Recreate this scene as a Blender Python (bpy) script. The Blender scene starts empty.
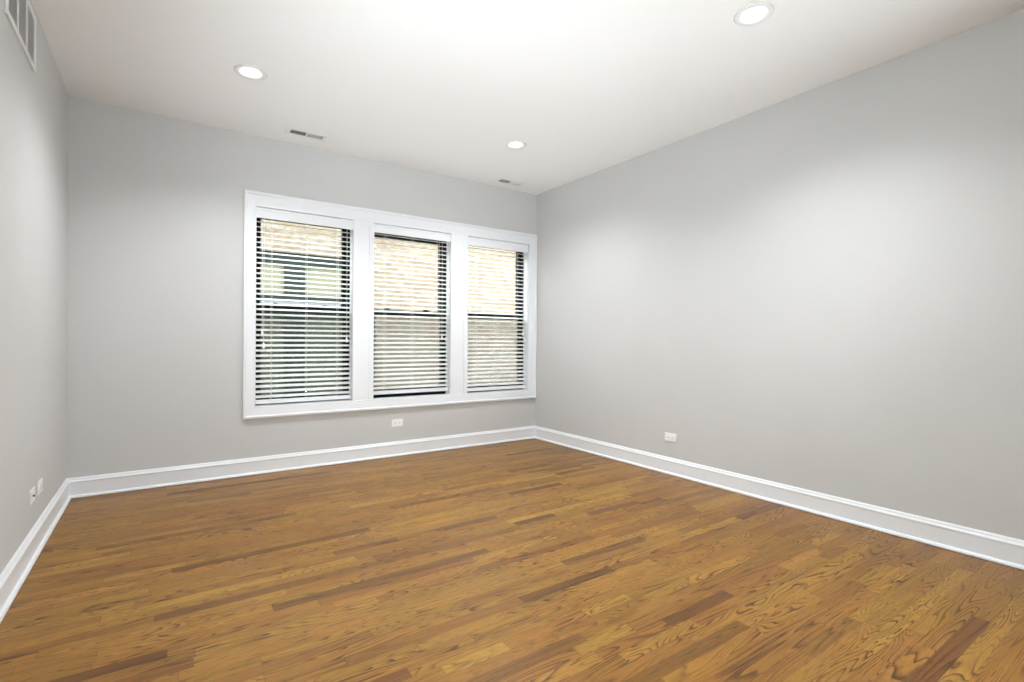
import bpy, bmesh, math, random
from mathutils import Vector, Matrix
random.seed(7)
S = bpy.context.scene
COL = S.collection

# ---------------------------------------------------------------- camera, world, light, exposure
FPX, CAM = 506.54, Vector((-3.47723, -4.57052, 1.10016))
YAW, PITCH, ROLL = 0.60383, -0.00085, 0.0068
W, H = 4.014, 2.75            # room width (x from -W to 0) and height; window wall is y = 0
REAR = -6.4                   # wall behind the camera
fw = Vector((math.sin(YAW)*math.cos(PITCH), math.cos(YAW)*math.cos(PITCH), math.sin(PITCH)))
rt = Vector((math.cos(YAW), -math.sin(YAW), 0)); up = rt.cross(fw)
r2 = rt*math.cos(ROLL)+up*math.sin(ROLL); u2 = -rt*math.sin(ROLL)+up*math.cos(ROLL)
cd = bpy.data.cameras.new('camera'); cam = bpy.data.objects.new('camera', cd); COL.objects.link(cam)
cd.sensor_width = 36; cd.lens = FPX/1024*36; cd.clip_start = .02
m = Matrix((r2, u2, -fw)).transposed().to_4x4(); m.translation = CAM
cam.matrix_world = m
S.camera = cam

wd = bpy.data.worlds.new('sky'); S.world = wd; wd.use_nodes = True
bg = wd.node_tree.nodes['Background']
bg.inputs[0].default_value = (.87, .945, 1, 1); bg.inputs[1].default_value = 14

def light(name, kind, loc, aim, power, color=(1, 1, 1), **kw):
    d = bpy.data.lights.new(name, kind); o = bpy.data.objects.new(name, d); COL.objects.link(o)
    o.location = loc; o.rotation_euler = (Vector(aim)-Vector(loc)).to_track_quat('-Z', 'Y').to_euler()
    d.energy = power; d.color = color
    for k, v in kw.items(): setattr(d, k, v)
    return o
# the photographer's flash behind the camera, bounced and straight; floor lamps are added fill
FC = (.86, .945, 1)
light('bounce_flash', 'SPOT', (-3.9, -5.0, .5), (-1.3, -1.0, 2.75), 230, FC, spot_size=math.radians(60), spot_blend=1, shadow_soft_size=.25)
light('floor_fill_left', 'SPOT', (-2.95, -3.8, .12), (-1.8, -1.0, 2.75), 85, FC, spot_size=math.radians(60), spot_blend=1, shadow_soft_size=.1)  # unseen up-light added low down to brighten the ceiling
light('floor_fill_right', 'SPOT', (-1.3, -4.7, .12), (-1.6, -1.2, 2.75), 120, FC, spot_size=math.radians(100), spot_blend=1, shadow_soft_size=.1)  # second added up-light, out of view, for the ceiling
light('camera_flash', 'SPOT', (-3.5, -4.9, 1.5), (-1.9, -1.0, 1.4), 68, FC, spot_size=math.radians(130), spot_blend=1, shadow_soft_size=.3)

vs = S.view_settings
vs.view_transform = 'Standard'; vs.look = 'None'; vs.gamma = 1; vs.use_curve_mapping = False; vs.exposure = .2
S.cycles.max_bounces = 10; S.cycles.diffuse_bounces = 6; S.cycles.transparent_max_bounces = 16
S.cycles.sample_clamp_indirect = 6
S.cycles.use_denoising = True
S.cycles.caustics_reflective = False; S.cycles.caustics_refractive = False

# ---------------------------------------------------------------- materials
def new_mat(name):
    mt = bpy.data.materials.new(name); mt.use_nodes = True
    return mt, mt.node_tree, mt.node_tree.nodes['Principled BSDF']
def nd(nt, t, **kw):
    n = nt.nodes.new(t)
    for k, v in kw.items(): setattr(n, k, v)
    return n
def math_n(nt, op, a, b=None, c=None):
    n = nt.nodes.new('ShaderNodeMath'); n.operation = op
    for i, v in enumerate((a, b, c)):
        if v is None: continue
        if isinstance(v, (int, float)): n.inputs[i].default_value = v
        else: nt.links.new(v, n.inputs[i])
    return n.outputs[0]
def plain(name, col, rough=.5, noise=.015, scale=6, bump=0, bscale=300, metal=0):
    """surface whose colour wavers very slightly, like any painted thing"""
    mt, nt, b = new_mat(name)
    tc = nd(nt, 'ShaderNodeTexCoord'); ns = nd(nt, 'ShaderNodeTexNoise'); ns.inputs['Scale'].default_value = scale
    nt.links.new(tc.outputs['Object'], ns.inputs['Vector'])
    rp = nd(nt, 'ShaderNodeValToRGB')
    rp.color_ramp.elements[0].color = tuple(max(0, c*(1-noise)) for c in col)+(1,)
    rp.color_ramp.elements[1].color = tuple(min(1, c*(1+noise)) for c in col)+(1,)
    nt.links.new(ns.outputs[0], rp.inputs[0]); nt.links.new(rp.outputs[0], b.inputs['Base Color'])
    b.inputs['Roughness'].default_value = rough; b.inputs['Metallic'].default_value = metal
    if bump:
        n2 = nd(nt, 'ShaderNodeTexNoise'); n2.inputs['Scale'].default_value = bscale
        nt.links.new(tc.outputs['Object'], n2.inputs['Vector'])
        bp = nd(nt, 'ShaderNodeBump'); bp.inputs['Strength'].default_value = bump; bp.inputs['Distance'].default_value = .002
        nt.links.new(n2.outputs[0], bp.inputs['Height']); nt.links.new(bp.outputs[0], b.inputs['Normal'])
    return mt
M_WALL = plain('grey_wall_paint', (.565, .562, .555), .75, .02, 3, .12, 220)
M_CEIL = plain('white_ceiling_paint', (.88, .88, .88), .85, .01, 3, .08, 200)
M_TRIM = plain('white_trim_gloss', (.785, .80, .825), .35, .01)
M_PLATE = plain('white_plastic', (.86, .86, .86), .3, .01)
M_METAL = plain('white_enamel', (.80, .80, .80), .4, .01)
M_DARK = plain('dark_slot', (.02, .02, .02), .6, .1)
M_DUCT = plain('duct_grey', (.10, .10, .095), .7, .1)
M_BLACK = plain('black_window_frame', (.004, .004, .005), .6, .2)
M_CORD = plain('white_cord', (.72, .72, .68), .8, .03, 40)

def slat_mat():
    mt, nt, b = new_mat('white_blind_slat')
    b.inputs['Base Color'].default_value = (.88, .88, .87, 1); b.inputs['Roughness'].default_value = .4
    tr = nd(nt, 'ShaderNodeBsdfTranslucent'); tr.inputs[0].default_value = (.9, .89, .86, 1)
    mx = nd(nt, 'ShaderNodeMixShader'); mx.inputs[0].default_value = .3
    nt.links.new(b.outputs[0], mx.inputs[1]); nt.links.new(tr.outputs[0], mx.inputs[2])
    nt.links.new(mx.outputs[0], nt.nodes['Material Output'].inputs[0])
    return mt
M_SLAT = slat_mat()
def glass_mat(name, tint, amt=.002):
    mt, nt, b = new_mat(name); nt.nodes.remove(b)
    t = nd(nt, 'ShaderNodeBsdfTransparent'); t.inputs[0].default_value = tint+(1,)
    g = nd(nt, 'ShaderNodeBsdfGlossy'); g.inputs['Roughness'].default_value = .02
    mx = nd(nt, 'ShaderNodeMixShader'); mx.inputs[0].default_value = amt
    nt.links.new(t.outputs[0], mx.inputs[1]); nt.links.new(g.outputs[0], mx.inputs[2])
    nt.links.new(mx.outputs[0], nt.nodes['Material Output'].inputs[0])
    return mt
M_GLASS = glass_mat('window_glass', (.97, .985, .975))
def screen_mat():
    mt, nt, b = new_mat('insect_mesh')
    b.inputs['Base Color'].default_value = (.05, .05, .05, 1); b.inputs['Roughness'].default_value = .6
    t = nd(nt, 'ShaderNodeBsdfTransparent')
    mx = nd(nt, 'ShaderNodeMixShader'); mx.inputs[0].default_value = .30
    nt.links.new(t.outputs[0], mx.inputs[1]); nt.links.new(b.outputs[0], mx.inputs[2])
    nt.links.new(mx.outputs[0], nt.nodes['Material Output'].inputs[0])
    return mt
M_SCREEN = screen_mat()
def lamp_mat():
    mt, nt, b = new_mat('lit_lamp_lens')
    b.inputs['Base Color'].default_value = (1, 1, 1, 1)
    b.inputs['Emission Color'].default_value = (1, .97, .9, 1); b.inputs['Emission Strength'].default_value = 1.6
    return mt
M_LAMP = lamp_mat()

def oak_mat():
    mt, nt, b = new_mat('oak_strip_floor'); L = nt.links
    tc = nd(nt, 'ShaderNodeTexCoord'); sp = nd(nt, 'ShaderNodeSeparateXYZ'); L.new(tc.outputs['Object'], sp.inputs[0])
    x, y = sp.outputs[0], sp.outputs[1]
    BW = .0572
    v = math_n(nt, 'DIVIDE', y, BW); row = math_n(nt, 'FLOOR', v); fv = math_n(nt, 'FRACT', v)
    w1 = nd(nt, 'ShaderNodeTexWhiteNoise', noise_dimensions='1D'); L.new(row, w1.inputs['W'])
    s1 = nd(nt, 'ShaderNodeSeparateColor'); L.new(w1.outputs['Color'], s1.inputs[0])
    ln = math_n(nt, 'MULTIPLY_ADD', s1.outputs[0], .55, .30)
    u = math_n(nt, 'ADD', math_n(nt, 'DIVIDE', x, ln), math_n(nt, 'MULTIPLY', s1.outputs[1], 37.0))
    # uneven board ends: warp the board coordinate a little
    wob = nd(nt, 'ShaderNodeTexNoise', noise_dimensions='2D'); cw = nd(nt, 'ShaderNodeCombineXYZ')
    L.new(math_n(nt, 'MULTIPLY', u, .6), cw.inputs[0]); L.new(math_n(nt, 'MULTIPLY', row, 7.31), cw.inputs[1])
    L.new(cw.outputs[0], wob.inputs['Vector']); wob.inputs['Detail'].default_value = 0; wob.inputs['Scale'].default_value = 1
    u = math_n(nt, 'MULTIPLY_ADD', wob.outputs[0], 1.2, u)
    idx = math_n(nt, 'FLOOR', u); fu = math_n(nt, 'FRACT', u)
    cc = nd(nt, 'ShaderNodeCombineXYZ'); L.new(row, cc.inputs[0]); L.new(idx, cc.inputs[1])
    w2 = nd(nt, 'ShaderNodeTexWhiteNoise', noise_dimensions='2D'); L.new(cc.outputs[0], w2.inputs['Vector'])
    s2 = nd(nt, 'ShaderNodeSeparateColor'); L.new(w2.outputs['Color'], s2.inputs[0])
    a, c, d = s2.outputs[0], s2.outputs[1], s2.outputs[2]
    # growth ring figure: contour lines of a noise stretched along the board
    gx = math_n(nt, 'ADD', math_n(nt, 'MULTIPLY', x, math_n(nt, 'MULTIPLY_ADD', c, 1.5, .55)), math_n(nt, 'MULTIPLY', a, 91.0))
    gy = math_n(nt, 'ADD', math_n(nt, 'MULTIPLY', y, math_n(nt, 'MULTIPLY_ADD', d, 9.0, 12.0)), math_n(nt, 'MULTIPLY', c, 57.0))
    g = nd(nt, 'ShaderNodeCombineXYZ'); L.new(gx, g.inputs[0]); L.new(gy, g.inputs[1]); L.new(math_n(nt, 'MULTIPLY', d, 33.0), g.inputs[2])
    n1 = nd(nt, 'ShaderNodeTexNoise'); L.new(g.outputs[0], n1.inputs['Vector'])
    n1.inputs['Scale'].default_value = 1; n1.inputs['Detail'].default_value = 1.2; n1.inputs['Roughness'].default_value = .4; n1.inputs['Distortion'].default_value = .25
    k = math_n(nt, 'MULTIPLY_ADD', a, 13.0, 12.0)
    ring = math_n(nt, 'FRACT', math_n(nt, 'MULTIPLY', n1.outputs[0], k))
    rr = nd(nt, 'ShaderNodeValToRGB'); e = rr.color_ramp.elements
    e[0].position = 0; e[0].color = (0, 0, 0, 1); e[1].position = 1; e[1].color = (0, 0, 0, 1)
    for p_, v_ in ((.45, .10), (.70, .45), (.84, 1), (.92, .95)):
        q = e.new(p_); q.color = (v_, v_, v_, 1)
    L.new(ring, rr.inputs[0])
    # patches where the figure is strong or faint
    n4 = nd(nt, 'ShaderNodeTexNoise'); m4 = nd(nt, 'ShaderNodeMapping'); m4.inputs['Scale'].default_value = (2.2, 9, 1)
    L.new(tc.outputs['Object'], m4.inputs[0]); L.new(m4.outputs[0], n4.inputs['Vector']); n4.inputs['Scale'].default_value = 1
    stren = nd(nt, 'ShaderNodeMapRange'); L.new(n4.outputs[0], stren.inputs[0])
    for i_, v_ in ((1, .33), (2, .60), (3, .25), (4, 1.0)): stren.inputs[i_].default_value = v_
    fig = math_n(nt, 'MULTIPLY', rr.outputs[0], stren.outputs[0])
    # open pores: short thin streaks
    m2 = nd(nt, 'ShaderNodeCombineXYZ'); L.new(math_n(nt, 'MULTIPLY_ADD', x, 22.0, math_n(nt, 'MULTIPLY', a, 40.0)), m2.inputs[0]); L.new(math_n(nt, 'MULTIPLY', y, 520.0), m2.inputs[1])
    n2 = nd(nt, 'ShaderNodeTexNoise'); L.new(m2.outputs[0], n2.inputs['Vector']); n2.inputs['Scale'].default_value = 1; n2.inputs['Detail'].default_value = 2
    pore = nd(nt, 'ShaderNodeMapRange'); L.new(n2.outputs[0], pore.inputs[0])
    for i_, v_ in ((1, .5), (2, .72), (3, 0), (4, 1)): pore.inputs[i_].default_value = v_
    # board colours
    rp = nd(nt, 'ShaderNodeValToRGB'); e = rp.color_ramp.elements
    e[0].position = 0; e[0].color = (.135, .053, .011, 1); e[1].position = 1; e[1].color = (.37, .185, .031, 1)
    for p_, c_ in ((.03, (.17, .068, .013)), (.11, (.24, .107, .017)), (.6, (.295, .137, .021)), (.92, (.33, .162, .026))):
        q = e.new(p_); q.color = c_+(1,)
    L.new(c, rp.inputs[0])
    hsv = nd(nt, 'ShaderNodeHueSaturation'); L.new(rp.outputs[0], hsv.inputs['Color'])
    L.new(math_n(nt, 'MULTIPLY_ADD', d, .014, .495), hsv.inputs['Hue'])
    n5 = nd(nt, 'ShaderNodeTexNoise'); m5 = nd(nt, 'ShaderNodeCombineXYZ')
    L.new(math_n(nt, 'MULTIPLY_ADD', x, 2.5, math_n(nt, 'MULTIPLY', a, 40.0)), m5.inputs[0]); L.new(math_n(nt, 'MULTIPLY', y, 60.0), m5.inputs[1])
    L.new(m5.outputs[0], n5.inputs['Vector']); n5.inputs['Scale'].default_value = 1; n5.inputs['Detail'].default_value = 3
    L.new(math_n(nt, 'MULTIPLY_ADD', n5.outputs[0], .5, .75), hsv.inputs['Value'])
    mx = nd(nt, 'ShaderNodeMix', data_type='RGBA', blend_type='MULTIPLY'); L.new(hsv.outputs[0], mx.inputs[6])
    mx.inputs[7].default_value = (.24, .16, .12, 1); L.new(fig, mx.inputs[0])
    mx2 = nd(nt, 'ShaderNodeMix', data_type='RGBA', blend_type='MULTIPLY'); L.new(mx.outputs[2], mx2.inputs[6])
    mx2.inputs[7].default_value = (.45, .38, .32, 1); L.new(math_n(nt, 'MULTIPLY', pore.outputs[0], .75), mx2.inputs[0])
    # joints
    ev = math_n(nt, 'MULTIPLY', math_n(nt, 'MINIMUM', fv, math_n(nt, 'SUBTRACT', 1.0, fv)), BW)
    eu = math_n(nt, 'MULTIPLY', math_n(nt, 'MINIMUM', fu, math_n(nt, 'SUBTRACT', 1.0, fu)), ln)
    jt = math_n(nt, 'LESS_THAN', math_n(nt, 'MINIMUM', ev, eu), .0007)
    mx3 = nd(nt, 'ShaderNodeMix', data_type='RGBA', blend_type='MULTIPLY'); L.new(mx2.outputs[2], mx3.inputs[6])
    mx3.inputs[7].default_value = (.45, .38, .32, 1); L.new(math_n(nt, 'MULTIPLY', jt, .8), mx3.inputs[0])
    L.new(mx3.outputs[2], b.inputs['Base Color'])
    b.inputs['Roughness'].default_value = .38
    L.new(math_n(nt, 'MULTIPLY_ADD', n5.outputs[0], .12, .30), b.inputs['Roughness'])
    b.inputs['Specular IOR Level'].default_value = .28
    bp = nd(nt, 'ShaderNodeBump'); bp.inputs['Strength'].default_value = .12; bp.inputs['Distance'].default_value = .001
    L.new(math_n(nt, 'SUBTRACT', 1.0, math_n(nt, 'MAXIMUM', jt, math_n(nt, 'MULTIPLY', pore.outputs[0], .3))), bp.inputs['Height']); L.new(bp.outputs[0], b.inputs['Normal'])
    return mt
M_OAK = oak_mat()

def brick_mat():
    mt, nt, b = new_mat('pale_brick'); L = nt.links
    tc = nd(nt, 'ShaderNodeTexCoord'); sp = nd(nt, 'ShaderNodeSeparateXYZ'); L.new(tc.outputs['Object'], sp.inputs[0])
    cb = nd(nt, 'ShaderNodeCombineXYZ'); L.new(sp.outputs[0], cb.inputs[0]); L.new(sp.outputs[2], cb.inputs[1])
    br = nd(nt, 'ShaderNodeTexBrick'); L.new(cb.outputs[0], br.inputs['Vector'])
    br.inputs['Scale'].default_value = 1; br.inputs['Brick Width'].default_value = .215; br.inputs['Row Height'].default_value = .0677
    br.inputs['Mortar Size'].default_value = .005; br.inputs['Mortar Smooth'].default_value = .3
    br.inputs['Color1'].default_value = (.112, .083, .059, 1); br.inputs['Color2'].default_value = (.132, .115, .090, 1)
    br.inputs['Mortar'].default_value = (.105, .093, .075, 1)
    ns = nd(nt, 'ShaderNodeTexNoise'); ns.inputs['Scale'].default_value = 14; ns.inputs['Detail'].default_value = 4
    L.new(tc.outputs['Object'], ns.inputs['Vector'])
    mx = nd(nt, 'ShaderNodeMix', data_type='RGBA', blend_type='MULTIPLY'); mx.inputs[0].default_value = .7
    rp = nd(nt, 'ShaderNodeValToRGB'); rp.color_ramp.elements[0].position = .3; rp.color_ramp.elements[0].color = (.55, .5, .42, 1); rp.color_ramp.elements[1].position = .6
    L.new(ns.outputs[0], rp.inputs[0]); L.new(br.outputs[0], mx.inputs[6]); L.new(rp.outputs[0], mx.inputs[7])
    L.new(mx.outputs[2], b.inputs['Base Color']); b.inputs['Roughness'].default_value = .9
    bp = nd(nt, 'ShaderNodeBump'); bp.inputs['Strength'].default_value = .5; bp.inputs['Distance'].default_value = .01
    L.new(br.outputs['Fac'], bp.inputs['Height']); bp.invert = True; L.new(bp.outputs[0], b.inputs['Normal'])
    return mt
M_BRICK = brick_mat()
M_NFRAME = plain('green_grey_frame', (.016, .020, .017), .9, .1)
M_NPANE = plain('pale_green_pane', (.098, .096, .066), .9, .1, 3)
M_NPANE2 = plain('grey_green_pane', (.046, .051, .038), .9, .2, 2)
for m_ in (M_NFRAME, M_NPANE, M_NPANE2, M_BRICK): m_.node_tree.nodes['Principled BSDF'].inputs['Specular IOR Level'].default_value = 0
M_BLACK.node_tree.nodes['Principled BSDF'].inputs['Specular IOR Level'].default_value = .12
M_SILL = plain('pale_stone', (.085, .087, .088), .9, .1)
M_GROUND = plain('concrete', (.45, .44, .42), .9, .15, 3)

# ---------------------------------------------------------------- mesh helpers
class MB:
    def __init__(s): s.bm = bmesh.new()
    def box(s, x0, x1, y0, y1, z0, z1, rot=None, piv=None):
        vs_ = [s.bm.verts.new((x, y, z)) for z in (z0, z1) for y in (y0, y1) for x in (x0, x1)]
        for f in ((0, 2, 3, 1), (4, 5, 7, 6), (0, 1, 5, 4), (2, 6, 7, 3), (0, 4, 6, 2), (1, 3, 7, 5)):
            s.bm.faces.new([vs_[i] for i in f])
        if rot is not None: bmesh.ops.rotate(s.bm, verts=vs_, cent=piv, matrix=rot)
        return s
    def lathe(s, prof, cx=0, cy=0, n=40, closed=False):
        rings = [[s.bm.verts.new((cx+r*math.cos(2*math.pi*i/n), cy+r*math.sin(2*math.pi*i/n), z)) for i in range(n)] for r, z in prof]
        pr = list(zip(rings, rings[1:]))
        if closed: pr.append((rings[-1], rings[0]))
        for A, B in pr:
            for i in range(n): s.bm.faces.new((A[i], A[(i+1) % n], B[(i+1) % n], B[i]))
        return rings
    def cap(s, ring): s.bm.faces.new(ring)
    def tube(s, pts, r, n=8):
        pts = [Vector(p) for p in pts]; rings = []
        for i, p in enumerate(pts):
            t = (pts[min(i+1, len(pts)-1)]-pts[max(i-1, 0)]).normalized()
            a = t.orthogonal().normalized(); b_ = t.cross(a)
            rings.append([s.bm.verts.new(p+a*r*math.cos(2*math.pi*k/n)+b_*r*math.sin(2*math.pi*k/n)) for k in range(n)])
        for A, B in zip(rings, rings[1:]):
            for k in range(n): s.bm.faces.new((A[k], A[(k+1) % n], B[(k+1) % n], B[k]))
        s.bm.faces.new(rings[0]); s.bm.faces.new(rings[-1][::-1])
        return s
    def sweep(s, prof, path, closed_path=False):
        """prof: list of (a, b); path: list of functions (a, b) -> xyz"""
        rings = [[s.bm.verts.new(f(a, b)) for a, b in prof] for f in path]
        pr = list(zip(rings, rings[1:]))
        if closed_path: pr.append((rings[-1], rings[0]))
        n = len(prof)
        for A, B in pr:
            for i in range(n): s.bm.faces.new((A[i], A[(i+1) % n], B[(i+1) % n], B[i]))
        if not closed_path: s.bm.faces.new(rings[0]); s.bm.faces.new(rings[-1][::-1])
        return s
    def build(s, name, mat, parent=None, bevel=0, smooth=False, origin=None):
        bmesh.ops.recalc_face_normals(s.bm, faces=s.bm.faces)
        me = bpy.data.meshes.new(name)
        if origin is not None: bmesh.ops.translate(s.bm, verts=s.bm.verts, vec=-Vector(origin))
        s.bm.to_mesh(me); s.bm.free()
        me.materials.append(mat)
        o = bpy.data.objects.new(name, me); COL.objects.link(o)
        if origin is not None: o.location = origin
        if smooth:
            for p_ in me.polygons: p_.use_smooth = True
        if bevel:
            bv = o.modifiers.new('bevel', 'BEVEL'); bv.width = bevel; bv.segments = 2; bv.limit_method = 'ANGLE'
        if parent: o.parent = parent
        return o
def structure(o, label, cat):
    o['kind'] = 'structure'; o['label'] = label; o['category'] = cat; return o
def thing(name, loc, label, cat, group=None, rot=(0, 0, 0)):
    o = bpy.data.objects.new(name, None); COL.objects.link(o); o.location = loc; o.rotation_euler = rot
    o.empty_display_size = .05
    o['label'] = label; o['category'] = cat
    if group: o['group'] = group
    return o
def copy_tree(o, parent=None):
    c = o.copy(); COL.objects.link(c)
    if parent: c.parent = parent
    for ch in o.children: copy_tree(ch, c)
    return c

# ---------------------------------------------------------------- room shell
WT = .20
structure(MB().box(-W, 0, REAR, 0, -.06, 0).build('floor', M_OAK), 'golden brown oak strip floor with strong grain', 'floor')

# ceiling with round holes for the recessed lights and slots for the vents
LIGHTS = [(-3.035, -1.06), (-1.035, -1.065), (-1.035, -3.155)]
VENTS = [(-2.532, -.266), (-.510, -.207)]
RH = .0675
def ceiling():
    mb = MB(); bm = mb.bm
    holes = [(x-.13, x+.13, y-.13, y+.13, 'c') for x, y in LIGHTS]+[(x-.125, x+.125, y-.042, y+.042, 'r') for x, y in VENTS]
    xs = sorted({-W, 0, *[v for h in holes for v in h[:2]]}); ys = sorted({REAR, 0, *[v for h in holes for v in h[2:4]]})
    for i in range(len(xs)-1):
        for j in range(len(ys)-1):
            mx_, my_ = (xs[i]+xs[i+1])/2, (ys[j]+ys[j+1])/2
            if any(h[0] < mx_ < h[1] and h[2] < my_ < h[3] for h in holes): continue
            mb.box(xs[i], xs[i+1], ys[j], ys[j+1], H, H+.02)
    n = 48
    for x, y in LIGHTS:
        sq, ci = [], []
        for k in range(n):
            t = 2*math.pi*k/n; c, s_ = math.cos(t), math.sin(t); q = .13/max(abs(c), abs(s_))
            sq.append((x+q*c, y+q*s_)); ci.append((x+RH*c, y+RH*s_))
        for z in (H, H+.02):
            A = [bm.verts.new((*p_, z)) for p_ in sq]; B = [bm.verts.new((*p_, z)) for p_ in ci]
            for k in range(n): bm.faces.new((A[k], A[(k+1) % n], B[(k+1) % n], B[k]))
    bmesh.ops.remove_doubles(bm, verts=bm.verts, dist=1e-5)
    # a closed lid above, so no light comes through the recesses
    mb.box(-W-WT, WT, REAR-WT, WT, H+.16, H+.22)
    return mb.build('ceiling', M_CEIL)
structure(ceiling(), 'smooth white painted ceiling', 'ceiling')
# unseen side windows added to let in fill daylight: y range, z range
FILLWIN = {'wall_left': (-3.95, -2.9, .95, 1.95), 'wall_right': (-6.05, -4.6, .9, 2.1)}
for nm, b_ in (('wall_left', (-W-WT, -W, REAR-WT, WT)), ('wall_right', (0, WT, REAR-WT, WT)), ('wall_front', (-W, 0, REAR-WT, REAR))):
    wb = MB()
    if nm in FILLWIN:
        ya, yb, za, zb = FILLWIN[nm]; xa, xb = b_[:2]
        wb.box(xa, xb, b_[2], ya, -.06, H+.16).box(xa, xb, yb, b_[3], -.06, H+.16).box(xa, xb, ya, yb, -.06, za).box(xa, xb, ya, yb, zb, H+.16)
        bmesh.ops.remove_doubles(wb.bm, verts=wb.bm.verts, dist=1e-5)
    else: wb.box(*b_, -.06, H+.16)
    structure(wb.build(nm, M_WALL), {'wall_left': 'light grey painted wall at the left with a return grille near the ceiling',
        'wall_right': 'long plain light grey painted wall at the right', 'wall_front': 'light grey painted wall opposite the windows'}[nm], 'wall')
# window wall
OPEN = [(-2.856, -2.071), (-1.880, -1.087), (-.892, -.109)]
OZ0, OZ1 = .552, 2.174
JT = .014
def window_wall():
    mb = MB()
    xs = [-W]+[v for a, b_ in OPEN for v in (a-JT, b_+JT)]+[0]
    for i in range(0, len(xs), 2): mb.box(xs[i], xs[i+1], 0, WT, OZ0-JT, OZ1+JT)
    mb.box(-W, 0, 0, WT, -.06, OZ0-JT); mb.box(-W, 0, 0, WT, OZ1+JT, H+.16)
    return mb.build('wall_back', M_WALL)
structure(window_wall(), 'light grey painted wall holding three white cased windows', 'wall')

# baseboards: flat board, moulded cap and shoe moulding
BH = .138
BP = [(0, 0), (.016, 0), (.016, .003), (.031, .003), (.031, .009), (.028, .015), (.0235, .0195), (.016, .021), (.016, .104), (.0185, .107), (.0185, .113), (.0145, .119), (.0105, .124), (.0105, .128), (.0075, .134), (.003, BH), (0, BH)]
def baseboard(nm, path, label):
    structure(MB().sweep(BP, path).build(nm, M_TRIM), label, 'baseboard')
baseboard('baseboard_back', [lambda a, b: (-W+a, -a, b), lambda a, b: (-a, -a, b)], 'tall white moulded baseboard under the windows')
baseboard('baseboard_right', [lambda a, b: (-a, -a, b), lambda a, b: (-a, REAR+a, b)], 'tall white moulded baseboard along the right wall')
baseboard('baseboard_left', [lambda a, b: (-W+a, -a, b), lambda a, b: (-W+a, REAR+a, b)], 'tall white moulded baseboard along the left wall')
baseboard('baseboard_front', [lambda a, b: (-W+a, REAR+a, b), lambda a, b: (-a, REAR+a, b)], 'tall white moulded baseboard opposite the windows')

# ---------------------------------------------------------------- window casing (one continuous frame) and mullion boards
CX0, CX1, CZ0, CZ1 = -2.945, -.004, .456, 2.293
def casing():
    mb = MB()
    ix0, ix1 = OPEN[0][0], OPEN[2][1]
    def corner(sx, sz):
        # a: 0 at the outer edge, 1 at the inner edge
        ox, ix = (CX0, ix0) if sx < 0 else (CX1, ix1)
        oz, iz = (CZ0, OZ0) if sz < 0 else (CZ1, OZ1)
        return lambda a, b: (ox+(ix-ox)*a, -b, oz+(iz-oz)*a)
    prof = [(0, 0), (0, .027), (.14, .030), (.20, .027), (.24, .021), (.80, .019), (.86, .017), (.93, .019), (1, .016), (1, 0)]
    mb.sweep(prof, [corner(-1, -1), corner(1, -1), corner(1, 1), corner(-1, 1)], True)
    return mb.build('trim_1', M_TRIM)
structure(casing(), 'wide white moulded casing framing all three windows', 'window trim')
for i, (a, b_) in enumerate(((OPEN[0][1], OPEN[1][0]), (OPEN[1][1], OPEN[2][0]))):
    mb = MB(); w_ = b_-a
    mb.box(a, b_, -.012, 0, OZ0, OZ1)
    mb.box(a, a+.060, -.017, -.0121, OZ0, OZ1-.036); mb.box(b_-.045, b_, -.017, -.0121, OZ0, OZ1-.036)
    mb.box(a, b_, -.017, -.0121, OZ1-.036, OZ1)
    structure(mb.build(f'trim_{i+2}', M_TRIM), ['white recessed mullion board between the left and middle windows', 'white recessed mullion board between the middle and right windows'][i], 'window trim')

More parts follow.
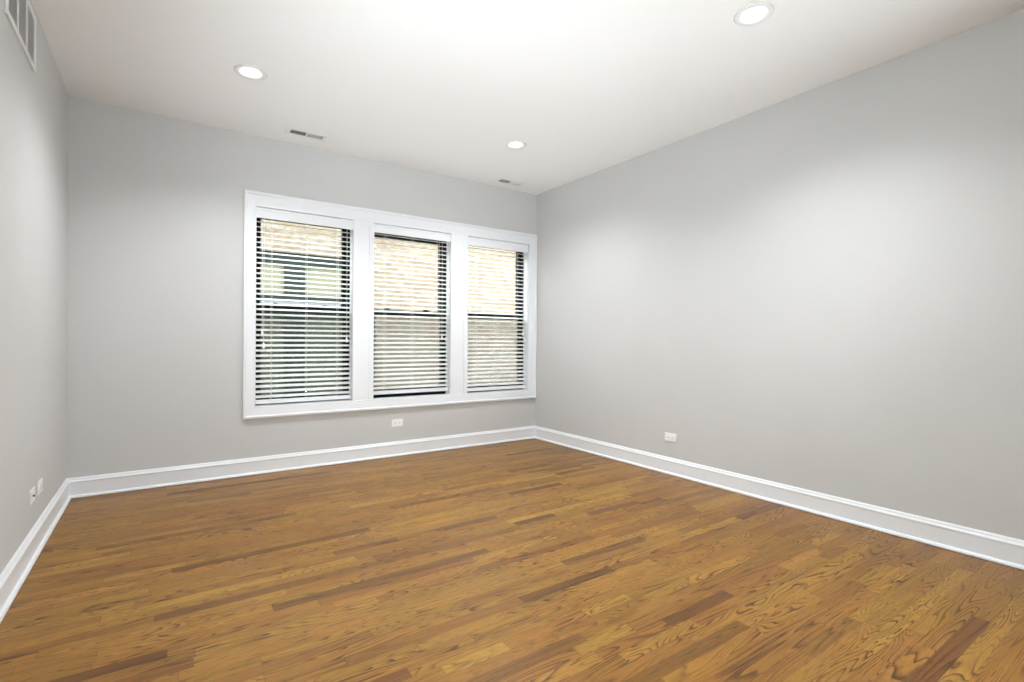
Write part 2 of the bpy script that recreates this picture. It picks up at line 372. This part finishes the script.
# ---------------------------------------------------------------- windows
def window(n, x0, x1, ft, label):
    """white jamb, black double hung sashes; ft is how far the black head frame comes down"""
    e = thing(f'window_{n}', ((x0+x1)/2, .1, OZ0), label, 'window'); e['kind'] = 'structure'
    base = Vector(e.location)
    def put(mb, name, mat, par=e, **kw):
        o = mb.build(name, mat, None, **kw)
        o.data.transform(Matrix.Translation(-base)); o.parent = par; return o
    mb = MB()
    mb.box(x0-JT, x0, 0, .19, OZ0-JT, OZ1+JT); mb.box(x1, x1+JT, 0, .19, OZ0-JT, OZ1+JT)
    mb.box(x0, x1, 0, .19, OZ1, OZ1+JT); mb.box(x0, x1, 0, .19, OZ0-JT, OZ0)
    put(mb, 'jamb', M_TRIM)
    mb = MB(); f = .022
    mb.box(x0, x0+f, .088, .185, OZ0, OZ1); mb.box(x1-f, x1, .088, .185, OZ0, OZ1)
    mb.box(x0+f, x1-f, .088, .185, OZ1-ft, OZ1); mb.box(x0+f, x1-f, .088, .185, OZ0, OZ0+.02)
    put(mb, 'window_frame', M_BLACK)
    zr = 1.36                                   # meeting rail centre
    a, b_ = x0+f, x1-f; sw = .032
    def sash(name, ya, yb, za, zb, rb, rt_):
        mb = MB()
        mb.box(a, a+sw, ya, yb, za, zb); mb.box(b_-sw, b_, ya, yb, za, zb)
        mb.box(a+sw, b_-sw, ya, yb, za, za+rb); mb.box(a+sw, b_-sw, ya, yb, zb-rt_, zb)
        s_ = put(mb, name, M_BLACK, bevel=.002)
        put(MB().box(a+sw-.005, b_-sw+.005, (ya+yb)/2-.003, (ya+yb)/2+.003, za+rb-.005, zb-rt_+.005), 'pane', M_GLASS, s_)
        return s_
    sash('upper_sash', .137, .172, zr-.026, OZ1-ft, .045, .03)
    ls = sash('lower_sash', .094, .130, OZ0+.02, zr+.026, .055, .045)
    for fx in (.20, .74):
        lx = a+(b_-a)*fx; mb = MB()
        mb.box(lx-.03, lx+.03, .100, .126, zr+.026, zr+.036)
        mb.box(lx-.012, lx+.014, .104, .122, zr+.036, zr+.046)
        mb.box(lx-.022, lx+.008, .098, .108, zr+.040, zr+.047)
        put(mb, 'sash_lock', M_BLACK, ls, bevel=.003)
    put(MB().box(a+.004, b_-.004, .176, .178, OZ0+.02, zr), 'insect_screen', M_SCREEN)
    return e
window(1, *OPEN[0], .030, 'left window, black double hung sashes with a green framed neighbour window behind')
window(2, *OPEN[1], .062, 'middle window, black double hung sashes with only brick behind')
window(3, *OPEN[2], .030, 'right window beside the corner, black double hung sashes with pale brick behind')

for n, (nm, sx) in enumerate((('wall_left', -1), ('wall_right', 1)), 4):  # out-of-view windows added so daylight reaches the side walls
    ya, yb, za, zb = FILLWIN[nm]; xw = -W if sx < 0 else 0
    e = thing(f'window_{n}', (xw, (ya+yb)/2, za), 'small white cased window, unseen, added for fill daylight, ' + ('in the left wall beside the camera' if sx < 0 else 'at the rear end of the right wall'), 'window'); e['kind'] = 'structure'
    hw, hh = (yb-ya)/2, zb-za; i_ = -sx
    def bx2(mb, xa, xb, *q): return mb.box(min(i_*xa, i_*xb), max(i_*xa, i_*xb), *q)
    mb = MB()
    bx2(mb, 0, .018, -hw-.08, hw+.08, hh, hh+.08); bx2(mb, 0, .018, -hw-.08, hw+.08, -.08, 0)
    bx2(mb, 0, .018, -hw-.08, -hw, 0, hh); bx2(mb, 0, .018, hw, hw+.08, 0, hh)
    mb.build('casing', M_TRIM, e, bevel=.002)
    mb = MB()
    bx2(mb, -.10, -.06, -hw, hw, hh-.035, hh); bx2(mb, -.10, -.06, -hw, hw, 0, .035)
    bx2(mb, -.10, -.06, -hw, -hw+.035, .035, hh-.035); bx2(mb, -.10, -.06, hw-.035, hw, .035, hh-.035)
    mb.build('sash', M_BLACK, e, bevel=.002)
    bx2(MB(), -.083, -.077, -hw+.03, hw-.03, .03, hh-.03).build('pane', M_GLASS, e)

# ---------------------------------------------------------------- venetian blinds
def blind(x0, x1, zbot, label, ladders, cords, valance_z=2.086):
    """x0..x1: slat ends; each cord: (x, end z)"""
    vx0, vx1 = x0-.006, x1+.008
    e = thing('venetian_blind', ((x0+x1)/2, .036, zbot), label, 'blind', 'white venetian blinds')
    base = Vector(e.location)
    def put(mb, name, mat, par=e, **kw):
        o = mb.build(name, mat, None, **kw); o.data.transform(Matrix.Translation(-base)); o.parent = par; return o
    put(MB().box(x0+.002, x1-.002, .012, .062, 2.118, 2.168), 'head_rail', M_METAL, bevel=.002)
    mb = MB()
    vp = [(-.006, valance_z), (-.009, valance_z+.004), (-.009, valance_z+.060), (-.012, valance_z+.066), (-.012, 2.166), (-.009, 2.170), (.001, 2.170), (.001, valance_z)]
    mb.sweep(vp, [lambda a, b, x=x: (x, a, b) for x in (vx0+.001, vx1-.001)])
    put(mb, 'valance', M_TRIM)
    # slats, tipped with the room edge down
    mb = MB(); pitch = .0423; tilt = math.radians(19); z = zbot+.0425+.016
    while z < 2.112:
        dz = random.uniform(-.0008, .0008)
        prof = []
        for s_ in (1, -1):
            for t in ([-1, -.6, -.2, .2, .6, 1] if s_ > 0 else [1, .6, .2, -.2, -.6, -1]):
                yy = t*.0245; zz = .0022*(1-t*t)+s_*.0013
                prof.append((.037+yy*math.cos(tilt)-zz*math.sin(tilt), z+dz+yy*math.sin(tilt)+zz*math.cos(tilt)))
        mb.sweep(prof, [lambda a, b, x=x: (x, a, b) for x in (x0, x1)])
        z += pitch
    put(mb, 'slats', M_SLAT)
    put(MB().box(x0, x1, .012, .062, zbot, zbot+.032), 'bottom_rail', M_TRIM, bevel=.004)
    for lx in ladders:
        mb = MB()
        for yy in (.0105, .0635):
            mb.box(lx-.0011, lx-.0002, yy-.0005, yy+.0005, zbot+.01, 2.13); mb.box(lx+.0002, lx+.0011, yy-.0005, yy+.0005, zbot+.01, 2.13)
        put(mb, 'ladder_cord', M_CORD)
    for cx_, cz in cords:
        c = put(MB().tube([(cx_, .006, 2.13), (cx_, .005, 1.7), (cx_+.001, .004, cz+.03)], .0016, 6), 'pull_cord', M_CORD)
        mb = MB(); rings = mb.lathe([(.0025, cz+.036), (.006, cz+.030), (.0085, cz+.012), (.0095, cz-.006), (.008, cz-.012), (.003, cz-.014)], cx_+.001, .0035, 16)
        mb.cap(rings[0]); mb.cap(rings[-1]); put(mb, 'tassel', M_PLATE, c, smooth=True)
    return e
blind(-2.850, -2.078, .566, 'white venetian blind with tilted slats in the left window, three hanging tassels', (-2.733, -2.457, -2.194), ((-2.808, 1.135), (-2.796, 1.035), (-2.122, 1.088)))
blind(-1.874, -1.097, .588, 'white venetian blind in the middle window, stopping short of the sill', (-1.755, -1.48, -1.206), ((-1.176, 1.115), (-1.128, 1.10)), 2.090)
blind(-.886, -.130, .569, 'white venetian blind in the right window next to the corner', (-.77, -.51, -.25), ((-.175, 1.17), (-.150, 1.10)), 2.081)

# ---------------------------------------------------------------- recessed lights
def downlight(x, y, label, power=100):
    e = thing('recessed_light', (x, y, H), label, 'ceiling light', 'recessed ceiling lights')
    mb = MB(); mb.lathe([(.0645, .001), (.0665, -.003), (.074, -.0055), (.088, -.0045), (.094, 0), (.0645, .001)], closed=False)
    mb.build('trim_ring', M_METAL, e, smooth=True)
    mb = MB(); mb.lathe([(.0647, -.001), (.0635, .006), (.059, .020), (.0535, .040), (.0665, .040), (.0665, .0)])
    mb.build('reflector', M_METAL, e, smooth=True)
    mb = MB(); r = mb.lathe([(.0535, .039), (.049, .034), (.046, .024), (.03, .020), (.004, .019)]); mb.cap(r[-1])
    mb.build('lamp_lens', M_LAMP, e, smooth=True)
    l = light('lamp_light', 'SPOT', (x, y, H+.009), (x, y, 0), power, (.95, .98, 1), spot_size=math.radians(140), spot_blend=1, shadow_soft_size=.007)
    return e
downlight(*LIGHTS[0], 'round recessed light in the ceiling at the left, above the left window side')
downlight(*LIGHTS[1], 'round recessed light nearest the corner by the right window, smallest in view')
downlight(*LIGHTS[2], 'round recessed light nearest the viewer, at the top right of the ceiling')

# ---------------------------------------------------------------- ceiling vents
def ceiling_vent(x, y, label):
    e = thing('ceiling_vent', (x, y, H), label, 'vent', 'ceiling air registers')
    a, b_ = .152, .068
    mb = MB()
    for s_ in (-1, 1):
        mb.box(-a, a, s_*.040 if s_ > 0 else -b_, b_ if s_ > 0 else -.040, -.005, 0)
        mb.box(s_*.122 if s_ > 0 else -a, a if s_ > 0 else -.122, -.040, .040, -.005, 0)
    mb.box(-.007, .007, -.040, .040, -.005, 0)
    mb.build('frame', M_METAL, e, bevel=.002)
    mb = MB().box(-.125, .125, -.042, .042, .055, .057)
    mb.box(-.125, -.124, -.042, .042, .001, .055).box(.124, .125, -.042, .042, .001, .055).box(-.124, .124, -.042, -.041, .001, .055).box(-.124, .124, .041, .042, .001, .055)
    mb.build('duct', M_DARK, e)
    for s_, nm in ((-1, 'louvre_bank'), (1, 'louvre_bank')):
        mb = MB(); R = Matrix.Rotation(math.radians(40 if s_ < 0 else -32), 3, 'Y')
        for k in range(9):
            cx_ = s_*(.014+k*.0125)
            mb.box(cx_-.0006, cx_+.0006, -.041, .041, -.002, .011, R, (cx_, 0, .005))
        mb.build(nm, M_METAL, e)
    return e
ceiling_vent(*VENTS[0], 'white ceiling air vent above the left window')
ceiling_vent(*VENTS[1], 'white ceiling air vent close to the corner, above the right window')

# ---------------------------------------------------------------- return air grille on the left wall
def grille():
    y0, y1, z0, z1 = -1.70, -1.132, 2.420, 2.695
    e = thing('return_air_grille', (-W, (y0+y1)/2, z0), 'large white wall grille high on the left wall by the ceiling', 'vent')
    by, bz = (y0+y1)/2, z0; hw, hh = (y1-y0)/2, z1-z0
    B = .025; mb = MB()
    mb.box(0, .010, -hw, hw, 0, B); mb.box(0, .010, -hw, hw, hh-B, hh)
    mb.box(0, .010, -hw, -hw+B, B, hh-B); mb.box(0, .010, hw-B, hw, B, hh-B)
    mb.build('frame', M_METAL, e, bevel=.003)
    iw = 2*(hw-B); bw = .008
    for k in (1, 2):
        c = -hw+B+iw*k/3; MB().box(.001, .009, c-bw, c+bw, B, hh-B).build('divider', M_METAL, e)
    for k in range(3):
        a = -hw+B+iw*k/3+bw; b_ = -hw+B+iw*(k+1)/3-bw; mb = MB(); R = Matrix.Rotation(math.radians(30), 3, 'Y')
        n = 20
        for q in range(n):
            zc = B+(hh-2*B)*(q+.5)/n
            mb.box(.0005, .0085, a, b_, zc-.0006, zc+.0006, Matrix.Rotation(math.radians(40), 3, 'Y'), (.0045, 0, zc))
        mb.build('louvre_bank', M_METAL, e)
    MB().box(.0002, .0012, -hw+B, hw-B, B, hh-B).build('duct', M_DUCT, e)
grille()

# ---------------------------------------------------------------- outlets (plates laid sideways)
def outlet(loc, rz, label, kind='duplex', name='wall_outlet'):
    """local frame: x along the wall, -y out of it"""
    e = thing(name, loc, label, 'outlet' if kind == 'duplex' else 'wall jack', None, (0, 0, rz))
    MB().box(-.0572, .0572, -.006, 0, -.035, .035).build('plate', M_PLATE, e, bevel=.0025)
    if kind == 'duplex':
        for s_ in (-1, 1):
            cx_ = s_*.0195; mb = MB()
            pts = [(cx_+.0165*math.copysign(min(1, abs(math.cos(t))*1.12), math.cos(t)), .0135*math.copysign(min(1, abs(math.sin(t))*1.25), math.sin(t))) for t in [2*math.pi*k/24 for k in range(24)]]
            mb.sweep(pts, [lambda a, b, y=y: (a, y, b) for y in (-.0085, -.004)])
            r = mb.build('receptacle', M_PLATE, e)
            mb = MB()
            for dz in (-.0055, .0055): mb.box(cx_-.0055, cx_+.003, -.0088, -.0075, dz-.0011, dz+.0011)
            mb.box(cx_+.0065, cx_+.0105, -.0088, -.0075, -.0022, .0022)
            mb.build('slots', M_DARK, r)
        mb = MB(); rr = mb.tube([(0, -.0075, 0), (0, -.005, 0)], .003, 12); mb.build('screw', M_METAL, e)
    else:
        MB().tube([(0, -.013, 0), (0, -.005, 0)], .0048, 14).build('jack', M_DARK, e)
        for s_ in (-1, 1): MB().tube([(s_*.042, -.0072, 0), (s_*.042, -.005, 0)], .0028, 12).build('screw', M_METAL, e)
    return e
outlet((-1.643, 0, .3135), 0, 'white sideways outlet on the window wall, below the middle window')
outlet((0, -1.861, .3060), -math.pi/2, 'white sideways outlet low on the right wall')
outlet((-W, -.925, .306), math.pi/2, 'white sideways outlet on the left wall, the one nearer the corner')
outlet((-W, -1.122, .306), math.pi/2, 'white plate with a dark round jack on the left wall, farther from the corner', 'jack', 'wall_jack')

# ---------------------------------------------------------------- outside: neighbouring brick house across a narrow passage
NY = 2.6
NX0, NX1, NZ0, NZ1 = -3.9, -1.18, .10, 2.24
e = thing('neighbour_building', (-2, NY, -.6), 'pale brick house wall seen through the windows', 'building')
base = Vector(e.location)
def put(mb, name, mat, par, **kw):
    o = mb.build(name, mat, None, **kw); o.data.transform(Matrix.Translation(-base)); o.parent = par; return o
mb = MB()
mb.box(-13, NX0, NY, NY+.3, -.6, 3.6); mb.box(NX1, 12, NY, NY+.3, -.6, 3.6)
mb.box(NX0, NX1, NY, NY+.3, -.6, NZ0); mb.box(NX0, NX1, NY, NY+.3, NZ1, 3.6)
put(mb, 'brick_wall', M_BRICK, e)
mb = MB()
mb.box(NX0, NX1, NY+.05, NY+.14, 2.085, NZ1); mb.box(NX0, NX1, NY+.05, NY+.14, 1.40, 1.68)
mb.box(NX0, NX1, NY+.05, NY+.14, NZ0, NZ0+.12)
for a, b_ in ((NX0, NX0+.08), (-2.150, -1.895), (NX1-.1, NX1), (-3.1, -2.95)): mb.box(a, b_, NY+.05, NY+.14, NZ0+.12, 1.40).box(a, b_, NY+.05, NY+.14, 1.68, 2.085)
nf = put(mb, 'window_frame', M_NFRAME, e, bevel=.006)
put(MB().box(NX0, NX1, NY-.03, NY+.05, 1.535, 1.590), 'window_sill', M_SILL, nf, bevel=.006)
for a, b_ in ((NX0+.08, -3.1), (-2.95, -2.150), (-1.895, NX1-.1)):
    put(MB().box(a, b_, NY+.09, NY+.10, 1.68, 2.085), 'pane', M_NPANE, nf)
    put(MB().box(a, b_, NY+.09, NY+.10, NZ0+.12, 1.40), 'pane', M_NPANE2, nf)
structure(MB().box(-13, 12, WT, NY, -.7, -.6).build('ground', M_GROUND), 'concrete passage between the houses', 'ground')
